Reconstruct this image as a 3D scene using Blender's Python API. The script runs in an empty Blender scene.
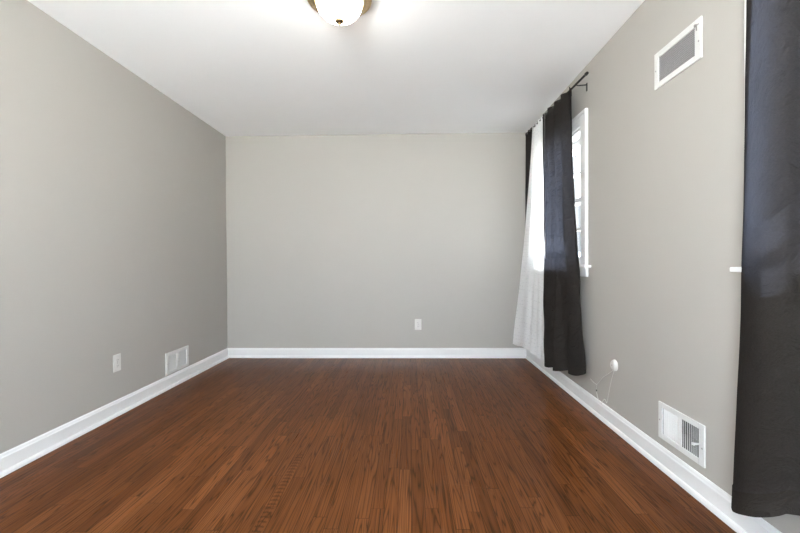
import bpy, bmesh, math, random
from mathutils import Vector, Matrix
random.seed(7)
S = bpy.context.scene
COL = S.collection
PI = math.pi

# ---------------------------------------------------------------- camera
cam_d = bpy.data.cameras.new('camera'); cam = bpy.data.objects.new('camera', cam_d); COL.objects.link(cam)
cam_d.sensor_width = 36; cam_d.lens = 408.0883/800*36; cam_d.clip_start = 0.02; cam_d.clip_end = 300
r_ = Vector((0.99967412, 0.02495007, -0.00539977)); u_ = Vector((0.00518081, 0.00883203, 0.99994758))
f_ = Vector((-0.02499645, 0.99964968, -0.00869989))
M = Matrix.Identity(4)
for i in range(3):
    M[i][0] = r_[i]; M[i][1] = u_[i]; M[i][2] = -f_[i]
M[0][3], M[1][3], M[2][3] = 0, 0, 1.0363
cam.matrix_world = M
S.camera = cam

# ---------------------------------------------------------------- world, sun, exposure
SKY = 12.5; GROUND = 18.0; LAMP = 9.0; SUN = 4.0
w = bpy.data.worlds.new('sky'); S.world = w; w.use_nodes = True
nt = w.node_tree; nt.nodes.clear()
geo = nt.nodes.new('ShaderNodeTexCoord'); sep = nt.nodes.new('ShaderNodeSeparateXYZ')
rmp = nt.nodes.new('ShaderNodeValToRGB'); bg = nt.nodes.new('ShaderNodeBackground'); out = nt.nodes.new('ShaderNodeOutputWorld')
mr = nt.nodes.new('ShaderNodeMapRange'); mr.inputs[1].default_value = -1; mr.inputs[2].default_value = 1
nt.links.new(geo.outputs['Generated'], sep.inputs[0]); nt.links.new(sep.outputs['Z'], mr.inputs[0])
nt.links.new(mr.outputs[0], rmp.inputs[0]); nt.links.new(rmp.outputs[0], bg.inputs[0]); nt.links.new(bg.outputs[0], out.inputs[0])
e = rmp.color_ramp.elements
g = GROUND/SKY
e[0].position = 0.0; e[0].color = (0.92*g, 0.88*g, 0.82*g, 1)
e[1].position = 1.0; e[1].color = (0.66, 0.80, 1.0, 1)
x = e.new(0.485); x.color = (0.90*g, 0.88*g, 0.84*g, 1)
x = e.new(0.515); x.color = (0.97, 0.98, 1.0, 1)
x = e.new(0.70); x.color = (0.90, 0.95, 1.0, 1)
# bright sun-side sky towards -y (behind the camera), pale shade-side sky towards +x / +y
my = nt.nodes.new('ShaderNodeMapRange'); my.inputs[1].default_value = -1; my.inputs[2].default_value = 1
mc = nt.nodes.new('ShaderNodeValToRGB'); mm = nt.nodes.new('ShaderNodeMath'); mm.operation = 'MULTIPLY'; mm.inputs[1].default_value = SKY
ee = mc.color_ramp.elements
ee[0].position = 0.06; ee[0].color = (1, 1, 1, 1); ee[1].position = 1.0; ee[1].color = (0.016, 0.016, 0.016, 1)
for p_, v_ in ((0.24, 0.80), (0.34, 0.28), (0.45, 0.16), (0.60, 0.066), (0.85, 0.024)):
    q_ = ee.new(p_); q_.color = (v_, v_, v_, 1)
nt.links.new(sep.outputs['Y'], my.inputs[0]); nt.links.new(my.outputs[0], mc.inputs[0]); nt.links.new(mc.outputs[0], mm.inputs[0]); nt.links.new(mm.outputs[0], bg.inputs[1])
sun_d = bpy.data.lights.new('sun', 'SUN'); sun = bpy.data.objects.new('sun', sun_d); COL.objects.link(sun)
sun_d.energy = SUN; sun_d.angle = math.radians(0.6); sun_d.color = (1.0, 0.96, 0.90)
sun.rotation_euler = Vector((-1.0, -0.10, -1.447)).to_track_quat('-Z', 'Y').to_euler()
S.view_settings.view_transform = 'Standard'; S.view_settings.look = 'None'
S.view_settings.gamma = 1; S.view_settings.use_curve_mapping = False
S.view_settings.exposure = 1.95
S.cycles.max_bounces = 12; S.cycles.diffuse_bounces = 8; S.cycles.transparent_max_bounces = 16
S.cycles.sample_clamp_indirect = 8

# ---------------------------------------------------------------- dimensions (metres)
XL, XR, YB, YN, H = -2.0245, 1.2675, 4.4557, -0.90, 2.44
WT = 0.15

# ---------------------------------------------------------------- node helpers / materials
def new_mat(name):
    m = bpy.data.materials.new(name); m.use_nodes = True
    n = m.node_tree; n.nodes.clear()
    o = n.nodes.new('ShaderNodeOutputMaterial')
    return m, n, o
def N(n, t, ins=None, **kw):
    a = n.nodes.new(t)
    for k, v in kw.items(): setattr(a, k, v)
    for k, v in (ins or {}).items():
        s = a.inputs[k]
        if hasattr(v, 'is_output'): n.links.new(v, s)
        else: s.default_value = v
    return a
def mth(n, op, a, b=0.0, c=0.0):
    return N(n, 'ShaderNodeMath', {0: a, 1: b, 2: c}, operation=op).outputs[0]
def rgba(c): return (c[0], c[1], c[2], 1)
def bsdf(n, o, col, rough, metal=0.0, spec=0.5, normal=None, **extra):
    ins = {'Base Color': col if hasattr(col, 'is_output') else rgba(col), 'Roughness': rough, 'Metallic': metal, 'Specular IOR Level': spec}
    if normal is not None: ins['Normal'] = normal
    b = N(n, 'ShaderNodeBsdfPrincipled', ins)
    for k, v in extra.items(): b.inputs[k.replace('_', ' ')].default_value = v
    n.links.new(b.outputs[0], o.inputs[0])
    return b
def paint(name, col, rough=0.6, bump=0.0, scale=180, var=0.02, spec=0.4):
    m, n, o = new_mat(name)
    tc = N(n, 'ShaderNodeTexCoord').outputs['Object']
    nz = N(n, 'ShaderNodeTexNoise', {'Vector': tc, 'Scale': 2.3, 'Detail': 3.0}).outputs[0]
    mx = N(n, 'ShaderNodeMixRGB', {0: nz, 1: rgba([c*(1-var) for c in col]), 2: rgba([min(1, c*(1+var)) for c in col])})
    nrm = None
    if bump:
        n2 = N(n, 'ShaderNodeTexNoise', {'Vector': tc, 'Scale': scale, 'Detail': 2.0}).outputs[0]
        nrm = N(n, 'ShaderNodeBump', {'Strength': bump, 'Distance': 0.002, 'Height': n2}).outputs[0]
    bsdf(n, o, mx.outputs[0], rough, spec=spec, normal=nrm)
    return m
def plain(name, col, rough=0.5, metal=0.0, spec=0.5): 
    m, n, o = new_mat(name)
    tc = N(n, 'ShaderNodeTexCoord').outputs['Object']
    nz = N(n, 'ShaderNodeTexNoise', {'Vector': tc, 'Scale': 14.0, 'Detail': 3.0}).outputs[0]
    mx = N(n, 'ShaderNodeMixRGB', {0: nz, 1: rgba([c*0.96 for c in col]), 2: rgba([min(1, c*1.04) for c in col])})
    bsdf(n, o, mx.outputs[0], rough, metal, spec)
    return m

WALL = paint('greige_wall_paint', (0.405, 0.388, 0.358), 0.55, 0.12, 220)
CEIL = paint('white_ceiling_paint', (0.925, 0.94, 0.96), 0.8, 0.25, 60)
TRIM = paint('white_trim_paint', (0.75, 0.752, 0.755), 0.30, 0.05, 40, spec=0.5)
VENT = paint('white_vent_enamel', (0.66, 0.66, 0.65), 0.4)
MESHM = paint('grey_mesh_enamel', (0.30, 0.29, 0.295), 0.5)
PLASTIC = plain('white_plastic', (0.64, 0.63, 0.605), 0.35)
SLOT = plain('dark_slot', (0.05, 0.05, 0.05), 0.6)
DUCT = plain('dark_duct', (0.035, 0.035, 0.035), 0.7)
DUCTG = plain('galvanised_duct', (0.05, 0.05, 0.052), 0.55)
IRON = plain('black_iron', (0.012, 0.012, 0.013), 0.45, 0.3)
BRASS = plain('aged_brass', (0.66, 0.49, 0.28), 0.30, 1.0)
DBRASS = plain('dark_brass', (0.30, 0.22, 0.12), 0.4, 1.0)
SCREW = plain('screw_metal', (0.35, 0.34, 0.33), 0.4, 0.8)
EXT = paint('white_exterior_siding', (0.75, 0.76, 0.78), 0.6)
SOFFIT = paint('blue_grey_soffit', (0.30, 0.36, 0.44), 0.6)
ROOFB = paint('blue_grey_roof', (0.22, 0.36, 0.44), 0.7)
LAWN = paint('pale_ground', (0.45, 0.46, 0.40), 0.9)

def floor_mat():
    m, n, o = new_mat('oak_strip_floor')
    tc = N(n, 'ShaderNodeTexCoord').outputs['Object']
    sp = N(n, 'ShaderNodeSeparateXYZ', {0: tc}); X, Y = sp.outputs[0], sp.outputs[1]
    PW, PL = 0.0572, 0.85
    u = mth(n, 'DIVIDE', X, PW); iu = mth(n, 'FLOOR', u); fu = mth(n, 'FRACT', u)
    wn = N(n, 'ShaderNodeTexWhiteNoise', {'W': iu}, noise_dimensions='1D').outputs[0]
    v = mth(n, 'ADD', mth(n, 'DIVIDE', Y, mth(n, 'ADD', PL*0.7, mth(n, 'MULTIPLY', wn, PL*0.8))), mth(n, 'MULTIPLY', wn, 37.3))
    iv = mth(n, 'FLOOR', v); fv = mth(n, 'FRACT', v)
    pid = N(n, 'ShaderNodeCombineXYZ', {0: iu, 1: iv, 2: 0.0}).outputs[0]
    rnd = N(n, 'ShaderNodeTexWhiteNoise', {'Vector': pid}, noise_dimensions='2D')
    rv, rc = rnd.outputs[0], rnd.outputs[1]
    # per-plank shifted grain coordinates
    off = N(n, 'ShaderNodeVectorMath', {0: rc, 1: (13.0, 29.0, 17.0)}, operation='MULTIPLY').outputs[0]
    gx = N(n, 'ShaderNodeVectorMath', {0: tc, 1: off}, operation='ADD').outputs[0]
    fine = N(n, 'ShaderNodeTexNoise', {'Vector': N(n, 'ShaderNodeVectorMath', {0: gx, 1: (190.0, 2.6, 1.0)}, operation='MULTIPLY').outputs[0], 'Scale': 1.0, 'Detail': 4.0, 'Roughness': 0.6}).outputs[0]
    med = N(n, 'ShaderNodeTexNoise', {'Vector': N(n, 'ShaderNodeVectorMath', {0: gx, 1: (75.0, 1.4, 1.0)}, operation='MULTIPLY').outputs[0], 'Scale': 1.0, 'Detail': 3.0, 'Roughness': 0.55}).outputs[0]
    # cathedral figure: contour lines of a stretched smooth noise
    cn = N(n, 'ShaderNodeTexNoise', {'Vector': N(n, 'ShaderNodeVectorMath', {0: gx, 1: (20.0, 0.95, 1.0)}, operation='MULTIPLY').outputs[0], 'Scale': 1.0, 'Detail': 1.5, 'Roughness': 0.45}).outputs[0]
    ring = mth(n, 'FRACT', mth(n, 'MULTIPLY', cn, 13.0))
    ring = mth(n, 'POWER', mth(n, 'ABSOLUTE', mth(n, 'SUBTRACT', mth(n, 'MULTIPLY', ring, 2.0), 1.0)), 4.0)
    base = N(n, 'ShaderNodeValToRGB', {0: rv})
    el = base.color_ramp.elements
    el[0].color = rgba((0.076, 0.0242, 0.0078)); el[1].color = rgba((0.186, 0.068, 0.0230))
    for p, c in ((0.12, (0.105, 0.0345, 0.0108)), (0.45, (0.122, 0.0415, 0.0130)), (0.8, (0.142, 0.0490, 0.0158))):
        q = el.new(p); q.color = rgba(c)
    big = N(n, 'ShaderNodeTexNoise', {'Vector': tc, 'Scale': 1.1, 'Detail': 2.0}).outputs[0]
    def mixc(kind, fac, a, b):
        return N(n, 'ShaderNodeMixRGB', {0: fac, 1: a, 2: b}, blend_type=kind).outputs[0]
    c = base.outputs[0]
    fr = N(n, 'ShaderNodeMapRange', {0: fine, 1: 0.46, 2: 0.70, 3: 0.0, 4: 0.60}).outputs[0]
    c = mixc('MIX', fr, c, rgba((0.036, 0.011, 0.0035)))
    mr2 = N(n, 'ShaderNodeMapRange', {0: med, 1: 0.3, 2: 0.75, 3: 0.0, 4: 0.48}).outputs[0]
    c = mixc('MIX', mr2, c, rgba((0.180, 0.064, 0.019)))
    rg = mth(n, 'MULTIPLY', ring, mth(n, 'MULTIPLY', mth(n, 'ADD', 0.25, fine), 1.15))
    c = mixc('MIX', N(n, 'ShaderNodeClamp', {0: rg, 1: 0.0, 2: 0.72}).outputs[0], c, rgba((0.022, 0.007, 0.0025)))
    bgm = N(n, 'ShaderNodeMapRange', {0: big, 1: 0.3, 2: 0.7, 3: 0.88, 4: 1.12}).outputs[0]
    c = N(n, 'ShaderNodeVectorMath', {0: c, 1: bgm}, operation='MULTIPLY').outputs[0]
    # joints
    ex = mth(n, 'MINIMUM', fu, mth(n, 'SUBTRACT', 1.0, fu)); ey = mth(n, 'MINIMUM', fv, mth(n, 'SUBTRACT', 1.0, fv))
    gap = mth(n, 'MAXIMUM', mth(n, 'LESS_THAN', ex, 0.028), mth(n, 'LESS_THAN', ey, 0.0016))
    c = mixc('MIX', mth(n, 'MULTIPLY', gap, 0.68), c, rgba((0.018, 0.006, 0.0025)))
    # cross-grain ladder figure on one strip, left of the middle
    lx = mth(n, 'LESS_THAN', mth(n, 'ABSOLUTE', mth(n, 'ADD', X, 0.600)), 0.019)
    ly = mth(n, 'LESS_THAN', mth(n, 'ABSOLUTE', mth(n, 'SUBTRACT', Y, 1.86)), 0.34)
    tick = mth(n, 'GREATER_THAN', mth(n, 'SINE', mth(n, 'ADD', mth(n, 'MULTIPLY', Y, 6.2832/0.030), mth(n, 'MULTIPLY', med, 5.0))), 0.35)
    lad = mth(n, 'MULTIPLY', mth(n, 'MULTIPLY', lx, ly), mth(n, 'MULTIPLY', tick, mth(n, 'MULTIPLY', fine, 1.05)))
    c = mixc('MIX', lad, c, rgba((0.026, 0.008, 0.003)))
    # light scuffs
    sc = N(n, 'ShaderNodeTexVoronoi', {'Vector': N(n, 'ShaderNodeVectorMath', {0: tc, 1: (3.0, 5.0, 1.0)}, operation='MULTIPLY').outputs[0], 'Scale': 5.0}, feature='DISTANCE_TO_EDGE').outputs[0]
    sn = N(n, 'ShaderNodeTexNoise', {'Vector': tc, 'Scale': 3.0, 'Detail': 4.0}).outputs[0]
    sf = mth(n, 'MULTIPLY', mth(n, 'LESS_THAN', sc, 0.004), mth(n, 'GREATER_THAN', sn, 0.60))
    c = mixc('MIX', mth(n, 'MULTIPLY', sf, 0.25), c, rgba((0.25, 0.16, 0.10)))
    ro = N(n, 'ShaderNodeMapRange', {0: fine, 1: 0.2, 2: 0.8, 3: 0.25, 4: 0.36}).outputs[0]
    hgt = mth(n, 'SUBTRACT', mth(n, 'MULTIPLY', fine, 0.25), mth(n, 'MULTIPLY', gap, 0.8))
    nrm = N(n, 'ShaderNodeBump', {'Strength': 0.12, 'Distance': 0.0015, 'Height': hgt}).outputs[0]
    bsdf(n, o, c, ro, spec=0.055, normal=nrm)
    return m
FLOOR = floor_mat()

def glass_mat():
    m, n, o = new_mat('window_glass')
    t = N(n, 'ShaderNodeBsdfTransparent', {0: (0.95, 0.98, 1.0, 1)}); gl = N(n, 'ShaderNodeBsdfGlossy', {'Roughness': 0.02})
    mx = N(n, 'ShaderNodeMixShader', {0: 0.05, 1: t.outputs[0], 2: gl.outputs[0]})
    n.links.new(mx.outputs[0], o.inputs[0]); return m
GLASS = glass_mat()

def cloth_mat(name, dif, tra, ftra, weave=900, hem=False):
    m, n, o = new_mat(name)
    tc = N(n, 'ShaderNodeTexCoord').outputs['UV']
    mp = N(n, 'ShaderNodeVectorMath', {0: tc, 1: (1.0, 0.22, 1.0)}, operation='MULTIPLY').outputs[0]
    slub = N(n, 'ShaderNodeTexNoise', {'Vector': N(n, 'ShaderNodeVectorMath', {0: tc, 1: (120.0, 420.0, 1.0)}, operation='MULTIPLY').outputs[0], 'Scale': 1.0, 'Detail': 3.0}).outputs[0]
    wr = N(n, 'ShaderNodeTexNoise', {'Vector': N(n, 'ShaderNodeVectorMath', {0: tc, 1: (9.0, 13.0, 1.0)}, operation='MULTIPLY').outputs[0], 'Scale': 1.0, 'Detail': 5.0, 'Roughness': 0.6, 'Distortion': 0.8}).outputs[0]
    f = N(n, 'ShaderNodeMapRange', {0: slub, 1: 0.3, 2: 0.7, 3: 0.88, 4: 1.12}).outputs[0]
    dc = N(n, 'ShaderNodeVectorMath', {0: dif, 1: f}, operation='MULTIPLY').outputs[0]
    tcx = N(n, 'ShaderNodeVectorMath', {0: tra, 1: f}, operation='MULTIPLY').outputs[0]
    h = mth(n, 'ADD', mth(n, 'MULTIPLY', wr, 3.0), mth(n, 'MULTIPLY', slub, 0.12))
    nrm = N(n, 'ShaderNodeBump', {'Strength': 0.6, 'Distance': 0.012, 'Height': h}).outputs[0]
    d = N(n, 'ShaderNodeBsdfDiffuse', {'Color': dc, 'Normal': nrm})
    sh = N(n, 'ShaderNodeBsdfSheen', {'Color': (0.40, 0.38, 0.36, 1), 'Roughness': 0.4, 'Normal': nrm})
    t = N(n, 'ShaderNodeBsdfTranslucent', {'Color': tcx, 'Normal': nrm})
    ds = N(n, 'ShaderNodeMixShader', {0: 0.05, 1: d.outputs[0], 2: sh.outputs[0]})
    mx = N(n, 'ShaderNodeMixShader', {0: ftra, 1: ds.outputs[0], 2: t.outputs[0]})
    n.links.new(mx.outputs[0], o.inputs[0]); return m
CLOTH = cloth_mat('charcoal_curtain_fabric', (0.041, 0.036, 0.0325), (0.040, 0.045, 0.062), 0.32)
HEM = cloth_mat('charcoal_curtain_hem', (0.040, 0.035, 0.032), (0.015, 0.016, 0.02), 0.2)

def sheer_mat(name, thin=0.08):
    m, n, o = new_mat(name)
    tc = N(n, 'ShaderNodeTexCoord').outputs['UV']
    weave = N(n, 'ShaderNodeTexNoise', {'Vector': N(n, 'ShaderNodeVectorMath', {0: tc, 1: (160.0, 420.0, 1.0)}, operation='MULTIPLY').outputs[0], 'Scale': 1.0, 'Detail': 2.0}).outputs[0]
    slub = N(n, 'ShaderNodeTexNoise', {'Vector': N(n, 'ShaderNodeVectorMath', {0: tc, 1: (30.0, 300.0, 1.0)}, operation='MULTIPLY').outputs[0], 'Scale': 1.0, 'Detail': 2.0}).outputs[0]
    # woven dashes: short horizontal threads on a loose grid
    br = N(n, 'ShaderNodeSeparateXYZ', {0: tc})
    u = mth(n, 'MULTIPLY', br.outputs[0], 26.0); v = mth(n, 'MULTIPLY', br.outputs[1], 28.0)
    iv = mth(n, 'FLOOR', v); u2 = mth(n, 'ADD', u, mth(n, 'MULTIPLY', N(n, 'ShaderNodeTexWhiteNoise', {'W': iv}, noise_dimensions='1D').outputs[0], 3.0))
    cell = N(n, 'ShaderNodeCombineXYZ', {0: mth(n, 'FLOOR', u2), 1: iv, 2: 0.0}).outputs[0]
    rr = N(n, 'ShaderNodeTexWhiteNoise', {'Vector': cell}, noise_dimensions='2D').outputs[0]
    dash = mth(n, 'MULTIPLY', mth(n, 'LESS_THAN', mth(n, 'FRACT', v), 0.15), mth(n, 'MULTIPLY', mth(n, 'LESS_THAN', mth(n, 'FRACT', u2), 0.55), mth(n, 'GREATER_THAN', rr, 0.45)))
    col = N(n, 'ShaderNodeMixRGB', {0: mth(n, 'MULTIPLY', dash, 0.38), 1: (0.86, 0.86, 0.86, 1), 2: (0.36, 0.36, 0.38, 1)}).outputs[0]
    d = N(n, 'ShaderNodeBsdfDiffuse', {'Color': col}); t = N(n, 'ShaderNodeBsdfTranslucent', {'Color': col})
    tr = N(n, 'ShaderNodeBsdfTransparent')
    a = N(n, 'ShaderNodeMixShader', {0: 0.27, 1: d.outputs[0], 2: t.outputs[0]})
    hole = N(n, 'ShaderNodeMapRange', {0: mth(n, 'ADD', weave, mth(n, 'MULTIPLY', slub, 0.6)), 1: 0.55, 2: 1.05, 3: 0.0, 4: thin*2}).outputs[0]
    hole = mth(n, 'MULTIPLY', hole, mth(n, 'SUBTRACT', 1.0, dash))
    mx = N(n, 'ShaderNodeMixShader', {0: hole, 1: a.outputs[0], 2: tr.outputs[0]})
    n.links.new(mx.outputs[0], o.inputs[0]); return m
SHEER = sheer_mat('white_sheer_fabric'); SHEERHEM = sheer_mat('white_sheer_hem', 0.01)

def lamp_glass():
    m, n, o = new_mat('lit_frosted_glass')
    em = N(n, 'ShaderNodeEmission', {0: (1.0, 0.93, 0.83, 1), 1: LAMP})
    n.links.new(em.outputs[0], o.inputs[0]); return m
LAMPG = lamp_glass()

# ---------------------------------------------------------------- mesh helpers
def link(name, bm, m, parent=None, smooth=False, bevel=0.0, recalc=True):
    me = bpy.data.meshes.new(name)
    if recalc: bmesh.ops.recalc_face_normals(bm, faces=bm.faces)
    bm.to_mesh(me); bm.free()
    for k in (m if isinstance(m, (list, tuple)) else [m]): me.materials.append(k)
    o = bpy.data.objects.new(name, me); COL.objects.link(o)
    if smooth:
        for p in me.polygons: p.use_smooth = True
    if bevel:
        b = o.modifiers.new('bevel', 'BEVEL'); b.width = bevel; b.segments = 2; b.limit_method = 'ANGLE'
    if parent: o.parent = parent
    return o
def box(bm, x0, x1, y0, y1, z0, z1, mat=None):
    vs = [bm.verts.new(c) for c in ((x0,y0,z0),(x1,y0,z0),(x1,y1,z0),(x0,y1,z0),(x0,y0,z1),(x1,y0,z1),(x1,y1,z1),(x0,y1,z1))]
    for f in ((0,3,2,1),(4,5,6,7),(0,1,5,4),(1,2,6,5),(2,3,7,6),(3,0,4,7)): bm.faces.new([vs[i] for i in f])
    if mat is not None: bmesh.ops.transform(bm, matrix=mat, verts=vs)
    return vs
def tube(bm, pts, r, seg=10, cap=True):
    pts = [Vector(p) for p in pts]; rings = []
    up = Vector((0, 0, 1))
    for i, p in enumerate(pts):
        t = (pts[min(i+1, len(pts)-1)] - pts[max(i-1, 0)]).normalized()
        a = t.cross(up)
        if a.length < 1e-3: a = t.cross(Vector((1, 0, 0)))
        a.normalize(); b = t.cross(a)
        rr = r[i] if isinstance(r, (list, tuple)) else r
        rings.append([bm.verts.new(p + (a*math.cos(2*PI*k/seg) + b*math.sin(2*PI*k/seg))*rr) for k in range(seg)])
    for A, B in zip(rings, rings[1:]):
        for k in range(seg): bm.faces.new((A[k], A[(k+1) % seg], B[(k+1) % seg], B[k]))
    if cap: bm.faces.new(rings[0][::-1]); bm.faces.new(rings[-1])
def lathe(bm, prof, seg=48, mat=None):
    rings = []; allv = []
    for r, z in prof:
        if r < 1e-6: v = bm.verts.new((0, 0, z)); rings.append([v]); allv.append(v)
        else:
            ring = [bm.verts.new((r*math.cos(2*PI*k/seg), r*math.sin(2*PI*k/seg), z)) for k in range(seg)]
            rings.append(ring); allv += ring
    for A, B in zip(rings, rings[1:]):
        for k in range(seg):
            a, b = A[k % len(A)], A[(k+1) % len(A)]; c, d = B[(k+1) % len(B)], B[k % len(B)]
            q = []
            for vv in (a, b, c, d):
                if vv not in q: q.append(vv)
            if len(q) > 2: bm.faces.new(q)
    if mat is not None: bmesh.ops.transform(bm, matrix=mat, verts=allv)
def spline(pts, n):
    pts = [Vector(p) for p in pts]; P = [pts[0]*2-pts[1]] + pts + [pts[-1]*2-pts[-2]]; res = []
    for s in range(n+1):
        t = s/n*(len(pts)-1); i = min(int(t), len(pts)-2); t -= i
        a, b, c, d = P[i], P[i+1], P[i+2], P[i+3]
        res.append(0.5*((2*b) + (c-a)*t + (2*a-5*b+4*c-d)*t*t + (3*b-a-3*c+d)*t**3))
    return res
def thing(name, label, cat, loc=(0, 0, 0), rot=(0, 0, 0), group=None):
    o = bpy.data.objects.new(name, None); COL.objects.link(o); o.empty_display_size = 0.05
    o.location = loc; o.rotation_euler = rot
    return tag(o, label, cat, group)
def tag(o, label, cat, group=None):
    o['label'] = label; o['category'] = cat
    if group: o['group'] = group
    return o
def struct(o): o['kind'] = 'structure'; return o

# ---------------------------------------------------------------- room shell
def wall_panel(name, axis, pos, thick, a0, a1, z0, z1, holes, m):
    """slab lying across `axis` (0: x, 1: y), inner face at pos, going `thick` outwards, with rectangular holes"""
    A = sorted({a0, a1} | {h[0] for h in holes} | {h[1] for h in holes}); Z = sorted({z0, z1} | {h[2] for h in holes} | {h[3] for h in holes})
    def solid(i, j):
        if not (0 <= i < len(A)-1 and 0 <= j < len(Z)-1): return False
        ca, cz = (A[i]+A[i+1])/2, (Z[j]+Z[j+1])/2
        return not any(h[0] < ca < h[1] and h[2] < cz < h[3] for h in holes)
    bm = bmesh.new(); vd = {}
    def V(i, j, k):
        if (i, j, k) not in vd:
            p = pos + thick*k; vd[i, j, k] = bm.verts.new((p, A[i], Z[j]) if axis == 0 else (A[i], p, Z[j]))
        return vd[i, j, k]
    for i in range(len(A)-1):
        for j in range(len(Z)-1):
            if not solid(i, j): continue
            for k in (0, 1): bm.faces.new((V(i, j, k), V(i+1, j, k), V(i+1, j+1, k), V(i, j+1, k)))
            if not solid(i-1, j): bm.faces.new((V(i, j, 0), V(i, j+1, 0), V(i, j+1, 1), V(i, j, 1)))
            if not solid(i+1, j): bm.faces.new((V(i+1, j, 0), V(i+1, j+1, 0), V(i+1, j+1, 1), V(i+1, j, 1)))
            if not solid(i, j-1): bm.faces.new((V(i, j, 0), V(i+1, j, 0), V(i+1, j, 1), V(i, j, 1)))
            if not solid(i, j+1): bm.faces.new((V(i, j+1, 0), V(i+1, j+1, 0), V(i+1, j+1, 1), V(i, j+1, 1)))
    return struct(link(name, bm, m))

WIN1 = (3.03, 3.97, 1.010, 2.03)      # opening: y0, y1, z0, z1
WIN2 = (0.515, 1.457, 1.010, 2.03)
FILL_WIN = (-1.15, 0.20, 0.62, 2.03)      # added unseen window behind the camera, put in to even the light
GRL = (1.801, 2.138, 1.916, 2.097)    # upper grille outer frame
REG = (1.781, 2.105, 0.145, 0.328)    # lower register outer frame
LVT = (3.309, 3.653, 0.116, 0.299)    # vent on the left wall
def inset(h, d): return (h[0]+d, h[1]-d, h[2]+d, h[3]-d)
bm = bmesh.new(); box(bm, XL-WT, XR+WT, YN-WT, YB+WT, -0.10, 0.0); struct(link('floor', bm, FLOOR))
bm = bmesh.new(); box(bm, XL-WT, XR+WT, YN-WT, YB+WT, H, H+0.12); struct(link('ceiling', bm, CEIL))
wall_panel('wall_right', 0, XR, WT, YN-WT, YB+WT, 0, H, [WIN1, WIN2, inset(GRL, 0.03), inset(REG, 0.022)], WALL)
wall_panel('wall_left', 0, XL, -WT, YN-WT, YB+WT, 0, H, [inset(LVT, 0.022)], WALL)
wall_panel('wall_back', 1, YB, WT, XL, XR, 0, H, [], WALL)
wall_panel('wall_near', 1, YN, -WT, XL, XR, 0, H, [FILL_WIN], WALL)

BP = [(0, 0.106), (0.005, 0.106), (0.009, 0.100), (0.011, 0.092), (0.0145, 0.086), (0.0145, 0.024), (0.022, 0.021), (0.0265, 0.012), (0.0275, 0.0), (0, 0)]
def baseboard(name, p, q, nrm):
    bm = bmesh.new(); p, q, nrm = Vector((*p, 0)), Vector((*q, 0)), Vector((*nrm, 0)); R = []
    t = (q-p).normalized()
    for end, s in ((p, 1), (q, -1)):
        R.append([bm.verts.new(end + nrm*d + t*s*d + Vector((0, 0, z))) for d, z in BP])   # mitred ends
    for k in range(len(BP)): bm.faces.new((R[0][k], R[0][(k+1) % len(BP)], R[1][(k+1) % len(BP)], R[1][k]))
    bm.faces.new(R[0]); bm.faces.new(R[1][::-1])
    struct(link(name, bm, TRIM))
baseboard('baseboard_left', (XL, YN), (XL, YB), (1, 0))
baseboard('baseboard_back', (XL, YB), (XR, YB), (0, -1))
baseboard('baseboard_right', (XR, YN), (XR, YB), (-1, 0))
baseboard('baseboard_near', (XL, YN), (XR, YN), (0, 1))

# ---------------------------------------------------------------- windows
def fill_window(name, W):
    x0, x1, z0, z1 = W
    t = struct(bpy.data.objects.new(name, None)); COL.objects.link(t); t.location = ((x0+x1)/2, YN, z0)
    off = Vector((-(x0+x1)/2, -YN, -z0)); c = 0.095
    def part(nm, bm, m, parent=t): bmesh.ops.translate(bm, vec=off, verts=bm.verts); return link(nm, bm, m, parent)
    bm = bmesh.new()
    box(bm, x0-c, x0, YN, YN+0.018, z0, z1+c); box(bm, x1, x1+c, YN, YN+0.018, z0, z1+c); box(bm, x0, x1, YN, YN+0.018, z1, z1+c); part('side_casing', bm, TRIM)
    bm = bmesh.new(); box(bm, x0-c-.03, x1+c+.03, YN-0.03, YN+0.05, z0-0.02, z0+0.004); part('stool', bm, TRIM)
    bm = bmesh.new(); y0, y1 = YN-0.10, YN-0.06; xm = (x0+x1)/2
    for a, b in ((x0, x0+.05), (xm-.04, xm+.04), (x1-.05, x1)): box(bm, a, b, y0, y1, z0, z1)
    for a, b in ((x0+.05, xm-.04), (xm+.04, x1-.05)):
        box(bm, a, b, y0, y1, z0, z0+.06); box(bm, a, b, y0, y1, z1-.05, z1)
    s = part('sash', bm, TRIM)
    bm = bmesh.new(); box(bm, x0+.05, x1-.05, YN-0.082, YN-0.078, z0+.06, z1-.05); part('glass_pane', bm, GLASS, s)
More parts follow.
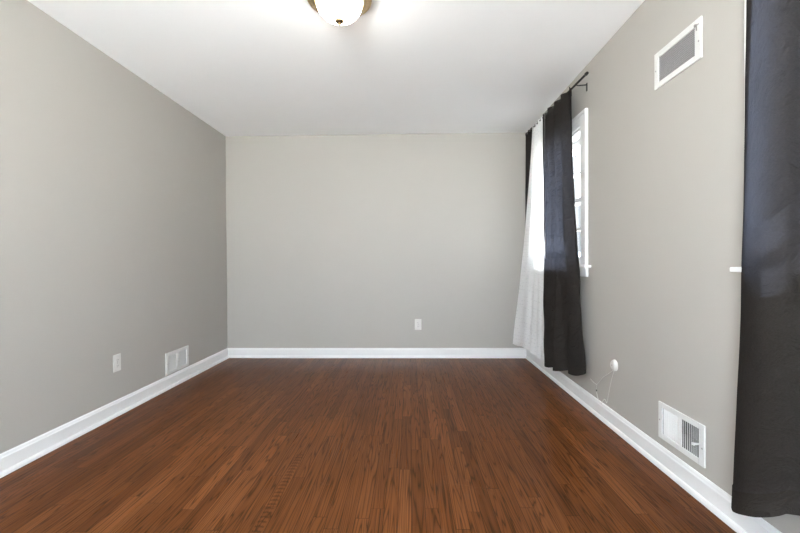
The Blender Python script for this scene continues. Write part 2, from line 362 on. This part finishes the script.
def window(name, W, lites=3, units=1, left=False):
    y0, y1, z0, z1 = W
    t = struct(bpy.data.objects.new(name, None)); COL.objects.link(t); t.location = (XL if left else XR, (y0+y1)/2, z0)
    off = Vector((-XR, -(y0+y1)/2, -z0))
    def part(nm, bm, m, parent=t, bevel=0.002):
        bmesh.ops.translate(bm, vec=off, verts=bm.verts)
        if left:
            for v in bm.verts: v.co.x *= -1
        o = link(nm, bm, m, parent, bevel=bevel); return o
    c = 0.095
    bm = bmesh.new()                       # side casings, with a raised back band
    for a, b, e0, e1 in ((y0-c, y0, y0-c-0.002, y0-c+0.022), (y1, y1+c, y1+c-0.022, y1+c+0.002)):
        box(bm, XR-0.017, XR, a, b, z0+0.004, z1+c); box(bm, XR-0.024, XR-0.001, e0, e1, z0+0.005, z1+c-0.001)
    part('side_casing', bm, TRIM)
    bm = bmesh.new(); box(bm, XR-0.017, XR, y0, y1, z1, z1+c); box(bm, XR-0.0245, XR-0.002, y0-c-0.0025, y1+c+0.0025, z1+c-0.022, z1+c+0.002)
    box(bm, XR-0.020, XR, y0, y1, z1+0.030, z1+0.042)
    part('head_casing', bm, TRIM)
    bm = bmesh.new(); box(bm, XR-0.046, XR+0.03, y0-c-0.042, y1+c+0.042, z0-0.015, z0+0.004); part('stool', bm, TRIM, bevel=0.004)
    bm = bmesh.new(); box(bm, XR-0.018, XR, y0-c, y1+c, z0-0.080, z0-0.015); box(bm, XR-0.024, XR-0.001, y0-c-0.002, y1+c+0.002, z0-0.030, z0-0.0145); part('apron', bm, TRIM)
    bm = bmesh.new()
    for a, b in ((y0-0.001, y0+0.018), (y1-0.018, y1+0.001)): box(bm, XR, XR+WT, a, b, z0, z1)
    box(bm, XR, XR+WT, y0, y1, z1-0.018, z1); box(bm, XR+0.03, XR+WT+0.03, y0, y1, z0-0.03, z0+0.012)
    part('jamb', bm, TRIM)
    zm = z0 + 0.50*(z1-z0)
    ya, yb = y0+0.018, y1-0.018
    for nm, x0, za, zb, bot, top in (('lower_sash', XR+0.045, z0+0.006, zm+0.018, 0.062, 0.036), ('upper_sash', XR+0.085, zm-0.018, z1-0.018, 0.036, 0.05)):
        x1 = x0+0.034; bm = bmesh.new(); st = 0.045
        box(bm, x0, x1, ya, ya+st, za, zb); box(bm, x0, x1, yb-st, yb, za, zb)
        box(bm, x0, x1, ya+st, yb-st, za, za+bot); box(bm, x0, x1, ya+st, yb-st, zb-top, zb)
        s = part(nm, bm, TRIM)
        g0, g1, h0, h1 = ya+st, yb-st, za+bot, zb-top
        bm = bmesh.new()
        for k in range(1, lites):
            hw_ = 0.010 if k*units % lites else 0.055
            y = g0+(g1-g0)*k/lites; box(bm, x0+0.004, x1-0.004, y-hw_, y+hw_, h0, h1)
        z = (h0+h1)/2; box(bm, x0+0.0045, x1-0.0045, g0, g1, z-0.010, z+0.010)
        part('muntin', bm, TRIM, s, bevel=0)
        bm = bmesh.new(); box(bm, x0+0.015, x0+0.019, g0, g1, h0, h1); part('glass_pane', bm, GLASS, s, bevel=0)
    return t
window('window_1', WIN1)
window('window_2', WIN2)
fill_window('added_fill_window', FILL_WIN)  # invented opening in the near wall, lets in fill daylight

# outside: eave over the windows, ground, a low house far across
bm = bmesh.new(); box(bm, XR+WT, XR+WT+0.42, YN-0.6, YB+1.5, 2.27, 2.36); box(bm, XR+WT+0.40, XR+WT+0.44, YN-0.6, YB+1.5, 2.235, 2.42)
struct(link('roof_eave', bm, SOFFIT))
t = thing('neighbouring_house', 'pale house with low blue grey roof far outside the far window', 'house', (21.0, 46.0, -1.2))
bm = bmesh.new(); box(bm, -6, 6, -4, 4, 0, 2.2); link('house_wall', bm, EXT, t)
bm = bmesh.new()
vs = [bm.verts.new(c) for c in ((-6.5,-4.5,2.2),(6.5,-4.5,2.2),(6.5,4.5,2.2),(-6.5,4.5,2.2),(-6,0,3.3),(6,0,3.3))]
for f in ((0,1,5,4),(2,3,4,5),(1,2,5),(3,0,4),(0,3,2,1)): bm.faces.new([vs[i] for i in f])
link('house_roof', bm, ROOFB, t)

# ---------------------------------------------------------------- ceiling light
t = thing('ceiling_light', 'round flush ceiling light with brass pan and lit frosted glass bowl', 'ceiling light', (-0.357, 2.10, H))
bm = bmesh.new()
lathe(bm, [(0.0, 0.0), (0.148, 0.0), (0.158, -0.012), (0.165, -0.032), (0.1665, -0.046), (0.164, -0.054), (0.157, -0.057), (0.152, -0.054), (0.149, -0.060), (0.141, -0.064), (0.136, -0.061), (0.133, -0.067), (0.124, -0.070), (0.119, -0.066), (0.0, -0.055)], 72)
link('brass_pan', bm, BRASS, t, smooth=True)
bm = bmesh.new()
lathe(bm, [(0.1175, -0.060)] + [(0.1175*math.cos(a), -0.064-0.096*math.sin(a)) for a in [PI/2*k/14 for k in range(14)]] + [(0.0, -0.160)], 64)
link('glass_bowl', bm, LAMPG, t, smooth=True)
bm = bmesh.new()
lathe(bm, [(0.0, -0.146), (0.022, -0.149), (0.0245, -0.155), (0.021, -0.164), (0.011, -0.170), (0.006, -0.172), (0.0075, -0.176), (0.005, -0.181), (0.0, -0.183)], 28)
link('finial', bm, DBRASS, t, smooth=True)

# ---------------------------------------------------------------- wall plates, grilles
def frame(bm, h, d, bd, side):
    """flat bordered frame proud of a wall at x; local: u along y, v along z, w out of wall"""
    u0, u1, v0, v1 = h
    B = bd if isinstance(bd, tuple) else (bd,)*4        # near(u0), far(u1), bottom, top borders
    box(bm, 0, d, u0, u0+B[0], v0, v1); box(bm, 0, d, u1-B[1], u1, v0, v1)
    box(bm, 0, d, u0+B[0], u1-B[1], v0, v0+B[2]); box(bm, 0, d, u0+B[0], u1-B[1], v1-B[3], v1)
def wall_thing(name, label, cat, side, h, group=None):
    """Empty on the wall; local +x points into the room, local y along the wall, z up from plate centre"""
    x = XR if side == 'r' else XL
    t = thing(name, label, cat, (x, (h[0]+h[1])/2, (h[2]+h[3])/2), (0, 0, PI if side == 'r' else 0), group)
    hw, hh = (h[1]-h[0])/2, (h[3]-h[2])/2
    return t, hw, hh
def screws(t, pts, d):
    for y, z in pts:
        bm = bmesh.new(); lathe(bm, [(0, 0.0018), (0.003, 0.0014), (0.0042, 0), (0.0042, -0.003), (0, -0.003)], 12, Matrix.Translation((d, y, z)) @ Matrix.Rotation(PI/2, 4, 'Y'))
        link('screw', bm, SCREW, t)
def duct(t, a, b, c, d, m=DUCT):
    bm = bmesh.new()   # open box behind the plate
    x0 = -0.12
    v = [bm.verts.new(p) for p in ((0,a,c),(0,b,c),(0,b,d),(0,a,d),(x0,a,c),(x0,b,c),(x0,b,d),(x0,a,d))]
    for f in ((4,5,6,7),(0,1,5,4),(1,2,6,5),(2,3,7,6),(3,0,4,7)): bm.faces.new([v[i] for i in f])
    link('duct', bm, m, t)

# lower register: two banks of upright vanes thrown opposite ways.  local y runs towards the camera (rotated by pi)
t, hw, hh = wall_thing('air_register', 'white steel floor-level register with two banks of upright vanes on the right wall', 'air vent', 'r', REG)
bm = bmesh.new(); frame(bm, (-hw, hw, -hh, hh), 0.008, (0.028, 0.034, 0.026, 0.026), 'r'); box(bm, 0, 0.0078, 0.006-0.012, 0.006+0.006, -hh+0.026, hh-0.026)
link('frame', bm, VENT, t, bevel=0.0025)
duct(t, -hw+0.0225, hw-0.0225, -hh+0.0225, hh-0.0225)
def vane(y, ang, z0, z1, w=0.013):
    bm = bmesh.new(); box(bm, -w/2, w/2, -0.0009, 0.0009, z0, z1, Matrix.Translation((-0.0015, y, 0)) @ Matrix.Rotation(ang, 4, 'Z'))
    return bm
for k in range(10): link('vane', vane(-hw+0.034+k*0.0134, math.radians(-58), -hh+0.022, hh-0.022, 0.0070), VENT, t)
for k in range(10): link('vane', vane(0.018+k*0.0125, math.radians(60), -hh+0.022, hh-0.022, 0.0100), VENT, t)
bm = bmesh.new(); box(bm, 0.004, 0.030, hw-0.0345, hw-0.029, -0.004, 0.004); box(bm, 0.026, 0.036, hw-0.037, hw-0.027, -0.006, 0.006)
link('lever', bm, VENT, t, bevel=0.0015)
screws(t, ((-hw+0.012, 0.0), (hw-0.012, -0.012)), 0.008)

# upper grille: wide plain frame round a diagonal mesh, small damper handle
t, hw, hh = wall_thing('air_grille', 'white framed grille with fine grey mesh high on the right wall', 'air vent', 'r', GRL)
B = (0.034, 0.040, 0.028, 0.030)
bm = bmesh.new(); frame(bm, (-hw, hw, -hh, hh), 0.009, B, 'r'); link('frame', bm, VENT, t, bevel=0.0025)
duct(t, -hw+0.0305, hw-0.0305, -hh+0.0305, hh-0.0305, DUCTG)
bm = bmesh.new(); y0, y1, z0, z1 = -hw+B[0]-0.002, hw-B[1]+0.002, -hh+B[2]-0.002, hh-B[3]+0.002
sp_ = 0.0088; wd = 0.0009
def clip_bar(c, s):
    # line z = s*y + c clipped to the rectangle
    ys = [y0, y1]
    ya, yb = sorted(((z0-c)/s, (z1-c)/s)); ya, yb = max(ya, y0), min(yb, y1)
    return None if yb-ya < 0.002 else ((ya, s*ya+c), (yb, s*yb+c))
for s, dx in ((1, 0.0), (-1, 0.0012)):
    c = -0.4
    while c < 0.4:
        q = clip_bar(c, s)
        if q:
            (a, b), (c2, d2) = q; L = math.hypot(c2-a, d2-b); an = math.atan2(d2-b, c2-a)
            box(bm, -0.001, 0.001, -L/2, L/2, -wd, wd, Matrix.Translation((0.002+dx, (a+c2)/2, (b+d2)/2)) @ Matrix.Rotation(an, 4, 'X'))
        c += sp_
link('mesh', bm, MESHM, t)
bm = bmesh.new(); box(bm, 0.008, 0.0115, hw-0.038, hw-0.012, hh-0.031, hh-0.027); box(bm, 0.008, 0.012, hw-0.027, hw-0.023, hh-0.052, hh-0.024); box(bm, 0.010, 0.020, hw-0.029, hw-0.021, hh-0.034, hh-0.026)
link('damper_handle', bm, SCREW, t)
screws(t, ((hw-0.014, -0.012), (-hw+0.014, 0.0)), 0.009)

# left wall vent: two banks of fine level louvres
t, hw, hh = wall_thing('air_vent', 'white louvred vent just above the baseboard of the left wall', 'air vent', 'l', LVT)
bm = bmesh.new(); frame(bm, (-hw, hw, -hh, hh), 0.009, (0.036, 0.034, 0.026, 0.026), 'l'); box(bm, 0, 0.0088, -0.020, 0.012, -hh+0.026, hh-0.026)
link('frame', bm, VENT, t, bevel=0.0025)
duct(t, -hw+0.0225, hw-0.0225, -hh+0.0225, hh-0.0225, DUCTG)
for a, b in ((-hw+0.034, -0.018), (0.010, hw-0.032)):
    for k in range(14):
        z = -hh+0.030+k*0.0095
        bm = bmesh.new(); box(bm, -0.006, 0.006, a, b, -0.0007, 0.0007, Matrix.Translation((0.0, 0, z)) @ Matrix.Rotation(math.radians(34), 4, 'Y'))
        link('louvre', bm, VENT, t)
screws(t, ((-hw+0.014, 0.0), (hw-0.014, 0.0)), 0.009)

# outlets: built facing +x, then turned
def outlet(label, loc, rz):
    t = thing('wall_outlet', label, 'outlet', loc, (0, 0, rz))
    bm = bmesh.new(); box(bm, 0, 0.006, -0.0365, 0.0365, -0.059, 0.059); link('cover_plate', bm, PLASTIC, t, bevel=0.0035)
    for s in (-1, 1):
        bm = bmesh.new()
        lathe(bm, [(0, 0.0085), (0.0150, 0.0085), (0.0168, 0.0075), (0.0168, 0.004), (0, 0.004)], 28, Matrix.Translation((0, 0, s*0.0195)) @ Matrix.Rotation(PI/2, 4, 'Y'))
        f = link('receptacle', bm, PLASTIC, t)
        for y, h in ((-0.0062, 0.0042), (0.0062, 0.0034)):
            bm = bmesh.new(); box(bm, 0.0075, 0.0089, y-0.0011, y+0.0011, s*0.0195+0.002-h, s*0.0195+0.002+h); link('slot', bm, SLOT, f)
        bm = bmesh.new(); lathe(bm, [(0, 0.0089), (0.0024, 0.0089), (0.0024, 0.007), (0, 0.007)], 12, Matrix.Translation((0, 0, s*0.0195-0.0085)) @ Matrix.Rotation(PI/2, 4, 'Y')); link('ground_hole', bm, SLOT, f)
    screws(t, ((0, 0),), 0.006)
outlet('white duplex outlet on the left wall, nearer the camera than the vent', (XL, 2.754, 0.359), 0)
outlet('white duplex outlet low in the middle of the back wall', (0.083, YB, 0.364), -PI/2)

# round white cable plate with cords, right wall
t = thing('cable_plate', 'small round white wall plate with thin cords hanging to the baseboard, right wall', 'wall plate', (XR, 2.557, 0.395), (0, 0, PI))
bm = bmesh.new(); lathe(bm, [(0, 0.020), (0.012, 0.0205), (0.026, 0.018), (0.033, 0.011), (0.035, 0.004), (0.035, 0), (0, 0)], 40, Matrix.Rotation(PI/2, 4, 'Y')); link('disc', bm, PLASTIC, t, smooth=True)
bm = bmesh.new(); lathe(bm, [(0, 0.0225), (0.0035, 0.022), (0.004, 0.019), (0, 0.019)], 16, Matrix.Rotation(PI/2, 4, 'Y')); link('centre_screw', bm, SCREW, t)
# local y is towards the camera (world y decreasing); z relative to 0.395
def cord(pts, r, nm='cord', m=PLASTIC):
    bm = bmesh.new(); tube(bm, spline(pts, 60), r, 8); return link(nm, bm, m, t, smooth=True)
cord([(0.012, 0.0, -0.030), (0.016, -0.050, -0.066), (0.014, -0.130, -0.112), (0.008, -0.205, -0.168), (0.006, -0.240, -0.190), (0.006, -0.285, -0.190), (0.006, -0.333, -0.180)], 0.0016)
c = cord([(0.006, -0.236, -0.188), (0.006, -0.242, -0.220), (0.006, -0.240, -0.245), (0.010, -0.204, -0.285), (0.016, -0.150, -0.2895)], 0.0018)
bm = bmesh.new(); lathe(bm, [(0, -0.007), (0.0035, -0.005), (0.0035, 0.005), (0, 0.007)], 12, Matrix.Translation((0.006, -0.242, -0.232))); link('plug_tip', bm, SLOT, c)
cord([(0.012, 0.010, -0.032), (0.012, -0.020, -0.090), (0.010, -0.060, -0.185), (0.010, -0.085, -0.262), (0.012, -0.100, -0.252), (0.012, -0.118, -0.250), (0.014, -0.135, -0.270), (0.016, -0.145, -0.2895)], 0.0016)

# ---------------------------------------------------------------- curtain rod
RX = 1.193
def rodz(y): return 2.303 + (y-2.775)*0.026
t = thing('curtain_rod', 'thin black curtain rod on bracket above the far window', 'curtain rod', (RX, 2.775, 2.303))
off = Vector((-RX, -2.775, -2.303))
def rel(p): return tuple(Vector(p)+off)
bm = bmesh.new(); tube(bm, [rel((RX, 2.80, rodz(2.80))), rel((RX, 4.20, rodz(4.20)))], 0.0075, 14); link('rod', bm, IRON, t, smooth=True)
for y, s in ((2.80, -1), (4.20, 1)):
    bm = bmesh.new(); tube(bm, [rel((RX, y-0.004*s, rodz(y))), rel((RX, y+0.004*s, rodz(y))), rel((RX, y+0.010*s, rodz(y))), rel((RX, y+0.022*s, rodz(y))), rel((RX, y+0.026*s, rodz(y)))], [0.009, 0.012, 0.010, 0.0105, 0.006], 14); link('finial', bm, IRON, t, smooth=True)
for y in (2.955, 4.05):
    z = rodz(y)
    bm = bmesh.new(); tube(bm, spline([rel((XR-0.003, y, z-0.008)), rel((XR-0.03, y, z-0.010)), rel((RX+0.012, y, z-0.012)), rel((RX, y, z-0.010))], 16), 0.0042, 10)
    box(bm, *(XR-0.004-RX, XR-RX), y-2.775-0.008, y-2.775+0.008, z-2.303-0.052, z-2.303+0.004)
    b = link('bracket', bm, IRON, t)

# ---------------------------------------------------------------- curtains
def curtain(name, label, top, bot, ztop, zbot, m, mh, group, nz=90, ns=150, hem_h=0.075, mid=None, wob=0.006, pinch=True, seed=0, lean=None, fold_pow=1.0):
    """cloth hung between a plan line at the top and one at the hem; zbot(s) gives the hem height"""
    T = spline([(*p, 0) for p in top], ns); Bo = spline([(*p, 0) for p in bot], ns)
    Mi = spline([(*p, 0) for p in mid], ns) if mid else None
    rnd = random.Random(seed); ph = [rnd.uniform(0, 6.28) for _ in range(8)]
    def P(s, v):
        i = min(int(s*ns+0.5), ns); k = v**fold_pow
        if Mi:
            p = T[i]*(1-v)*(1-2*v)+Mi[i]*4*v*(1-v)+Bo[i]*v*(2*v-1) if False else (T[i].lerp(Mi[i], v*2) if v < 0.5 else Mi[i].lerp(Bo[i], v*2-1))
        else: p = T[i].lerp(Bo[i], k)
        z = ztop(p.y) if v == 0 else ztop(T[i].y)*(1-v)+zbot(s)*v
        a = wob*v*(math.sin(s*31+v*5+ph[0])*0.5+math.sin(s*13-v*9+ph[1])*0.6+math.sin(v*23+s*9+ph[2])*0.35+math.sin(v*41-s*22+ph[3])*0.18)
        x = p.x + a
        return Vector((min(x, XR-0.004), p.y + a*0.5, z))
    bm = bmesh.new(); uv = bm.loops.layers.uv.new('UVMap')
    # arc length for uv
    L = [0.0]
    for i in range(ns): L.append(L[-1]+(Bo[i+1]-Bo[i]).length)
    o3 = P(0.0, 1.0)
    def build(v0, v1, n, push):
        b = bmesh.new(); l = b.loops.layers.uv.new('UVMap'); g = []
        for j in range(n+1):
            v = v0+(v1-v0)*j/n; g.append([])
            for i in range(ns+1):
                p = P(i/ns, v); q = P(min(1, (i+1)/ns), v)-P(max(0, (i-1)/ns), v); nn = Vector((q.y, -q.x, 0)).normalized()
                g[-1].append((b.verts.new(p - org + nn*push), (L[i], -(v)*2.1)))
        for j in range(n):
            for i in range(ns):
                c4 = (g[j][i], g[j][i+1], g[j+1][i+1], g[j+1][i]); f = b.faces.new([c[0] for c in c4]); f.smooth = True
                for lo, c in zip(f.loops, c4): lo[l].uv = c[1]
        return b
    org = Vector((RX, (top[0][1]+top[-1][1])/2, 0.2)); bm.free()
    o = link(name, build(0, 1, nz, 0), m, recalc=False, smooth=True); o.location = org
    tag(o, label, 'curtain', group)
    vh = 1-hem_h/2.1
    h = link('hem', build(vh, 1.0005, 5, 0.0022), mh, o, recalc=False, smooth=True)
    h2 = link('heading', build(0.0, 0.022, 4, 0.0022), mh, o, recalc=False, smooth=True)
    return o
def zig(y0, y1, n, amp, xc=RX, seed=0, bias=0.0):
    """plan line with n folds between y0 and y1"""
    r = random.Random(seed); pts = []
    for k in range(2*n+1):
        f = k/(2*n); y = y0+(y1-y0)*f + (r.uniform(-.25, .25)*(y1-y0)/(2*n) if 0 < k < 2*n else 0)
        a = amp*r.uniform(0.7, 1.15)*(1 if k % 2 else -1)
        pts.append((xc+a+bias, y))
    return pts
top_z = lambda y: rodz(y)+0.014
# near dark panel of the far window
curtain('window_curtain', 'charcoal curtain panel covering the near half of the far window',
        zig(3.035, 3.635, 4, 0.026, seed=3), 
        [(1.230, 2.905), (1.212, 2.86), (1.190, 2.93), (1.160, 3.03), (1.222, 3.13), (1.215, 3.20), (1.140, 3.28), (1.200, 3.38), (1.205, 3.44), (1.155, 3.53), (1.185, 3.62)],
        top_z, lambda s: 0.262-0.118*min(1, s*1.15)+0.010*math.sin(s*19), CLOTH, HEM, 'charcoal curtain panels', seed=1, fold_pow=1.5, wob=0.013)
# sheer in the middle, far corner flared into the room
curtain('sheer_curtain', 'white sheer curtain between two charcoal panels, its far corner flaring out to the left',
        zig(3.61, 3.965, 4, 0.012, seed=5),
        [(1.185, 3.60), (1.165, 3.66), (1.205, 3.73), (1.170, 3.81), (1.205, 3.90), (1.165, 3.99), (1.195, 4.08), (1.150, 4.14), (1.120, 4.22), (1.075, 4.31)],
        top_z, lambda s: 0.125+0.055*s+0.006*math.sin(s*25), SHEER, SHEERHEM, None, seed=2, wob=0.005, hem_h=0.09, fold_pow=1.25)
# far dark panel, edge-on by the back wall
curtain('window_curtain', 'narrow charcoal curtain panel beside the back wall, half hidden behind the sheer',
        zig(3.95, 4.195, 3, 0.013, seed=8), zig(4.09, 4.285, 3, 0.022, xc=1.215, seed=9),
        top_z, lambda s: 0.17, CLOTH, HEM, 'charcoal curtain panels', seed=4)
# near window: big panel cut by the right edge of the picture
def rodz2(y): return 2.33
curtain('window_curtain', 'large dark curtain nearest the camera, cut off by the right edge of the picture',
        [(1.2415, 1.48), (1.2385, 1.532), (1.224, 1.478), (1.206, 1.442), (1.183, 1.40), (1.172, 1.350), (1.187, 1.308), (1.225, 1.298), (1.246, 1.28), (1.238, 1.245), (1.190, 1.20), (1.172, 1.14), (1.19, 1.10), (1.235, 1.08), (1.24, 1.03), (1.185, 0.98), (1.175, 0.92)],
        [(1.243, 1.53), (1.234, 1.560), (1.214, 1.563), (1.190, 1.535), (1.158, 1.455), (1.148, 1.372), (1.165, 1.318), (1.215, 1.302), (1.245, 1.28), (1.236, 1.245), (1.180, 1.20), (1.160, 1.14), (1.19, 1.10), (1.235, 1.08), (1.238, 1.03), (1.18, 0.98), (1.165, 0.91)],
        rodz2, lambda s: 0.110+0.012*min(1, s/0.2)+0.118*min(1, max(0, (s-0.205)/0.19)), CLOTH, HEM, 'charcoal curtain panels', seed=6, ns=260, wob=0.008)
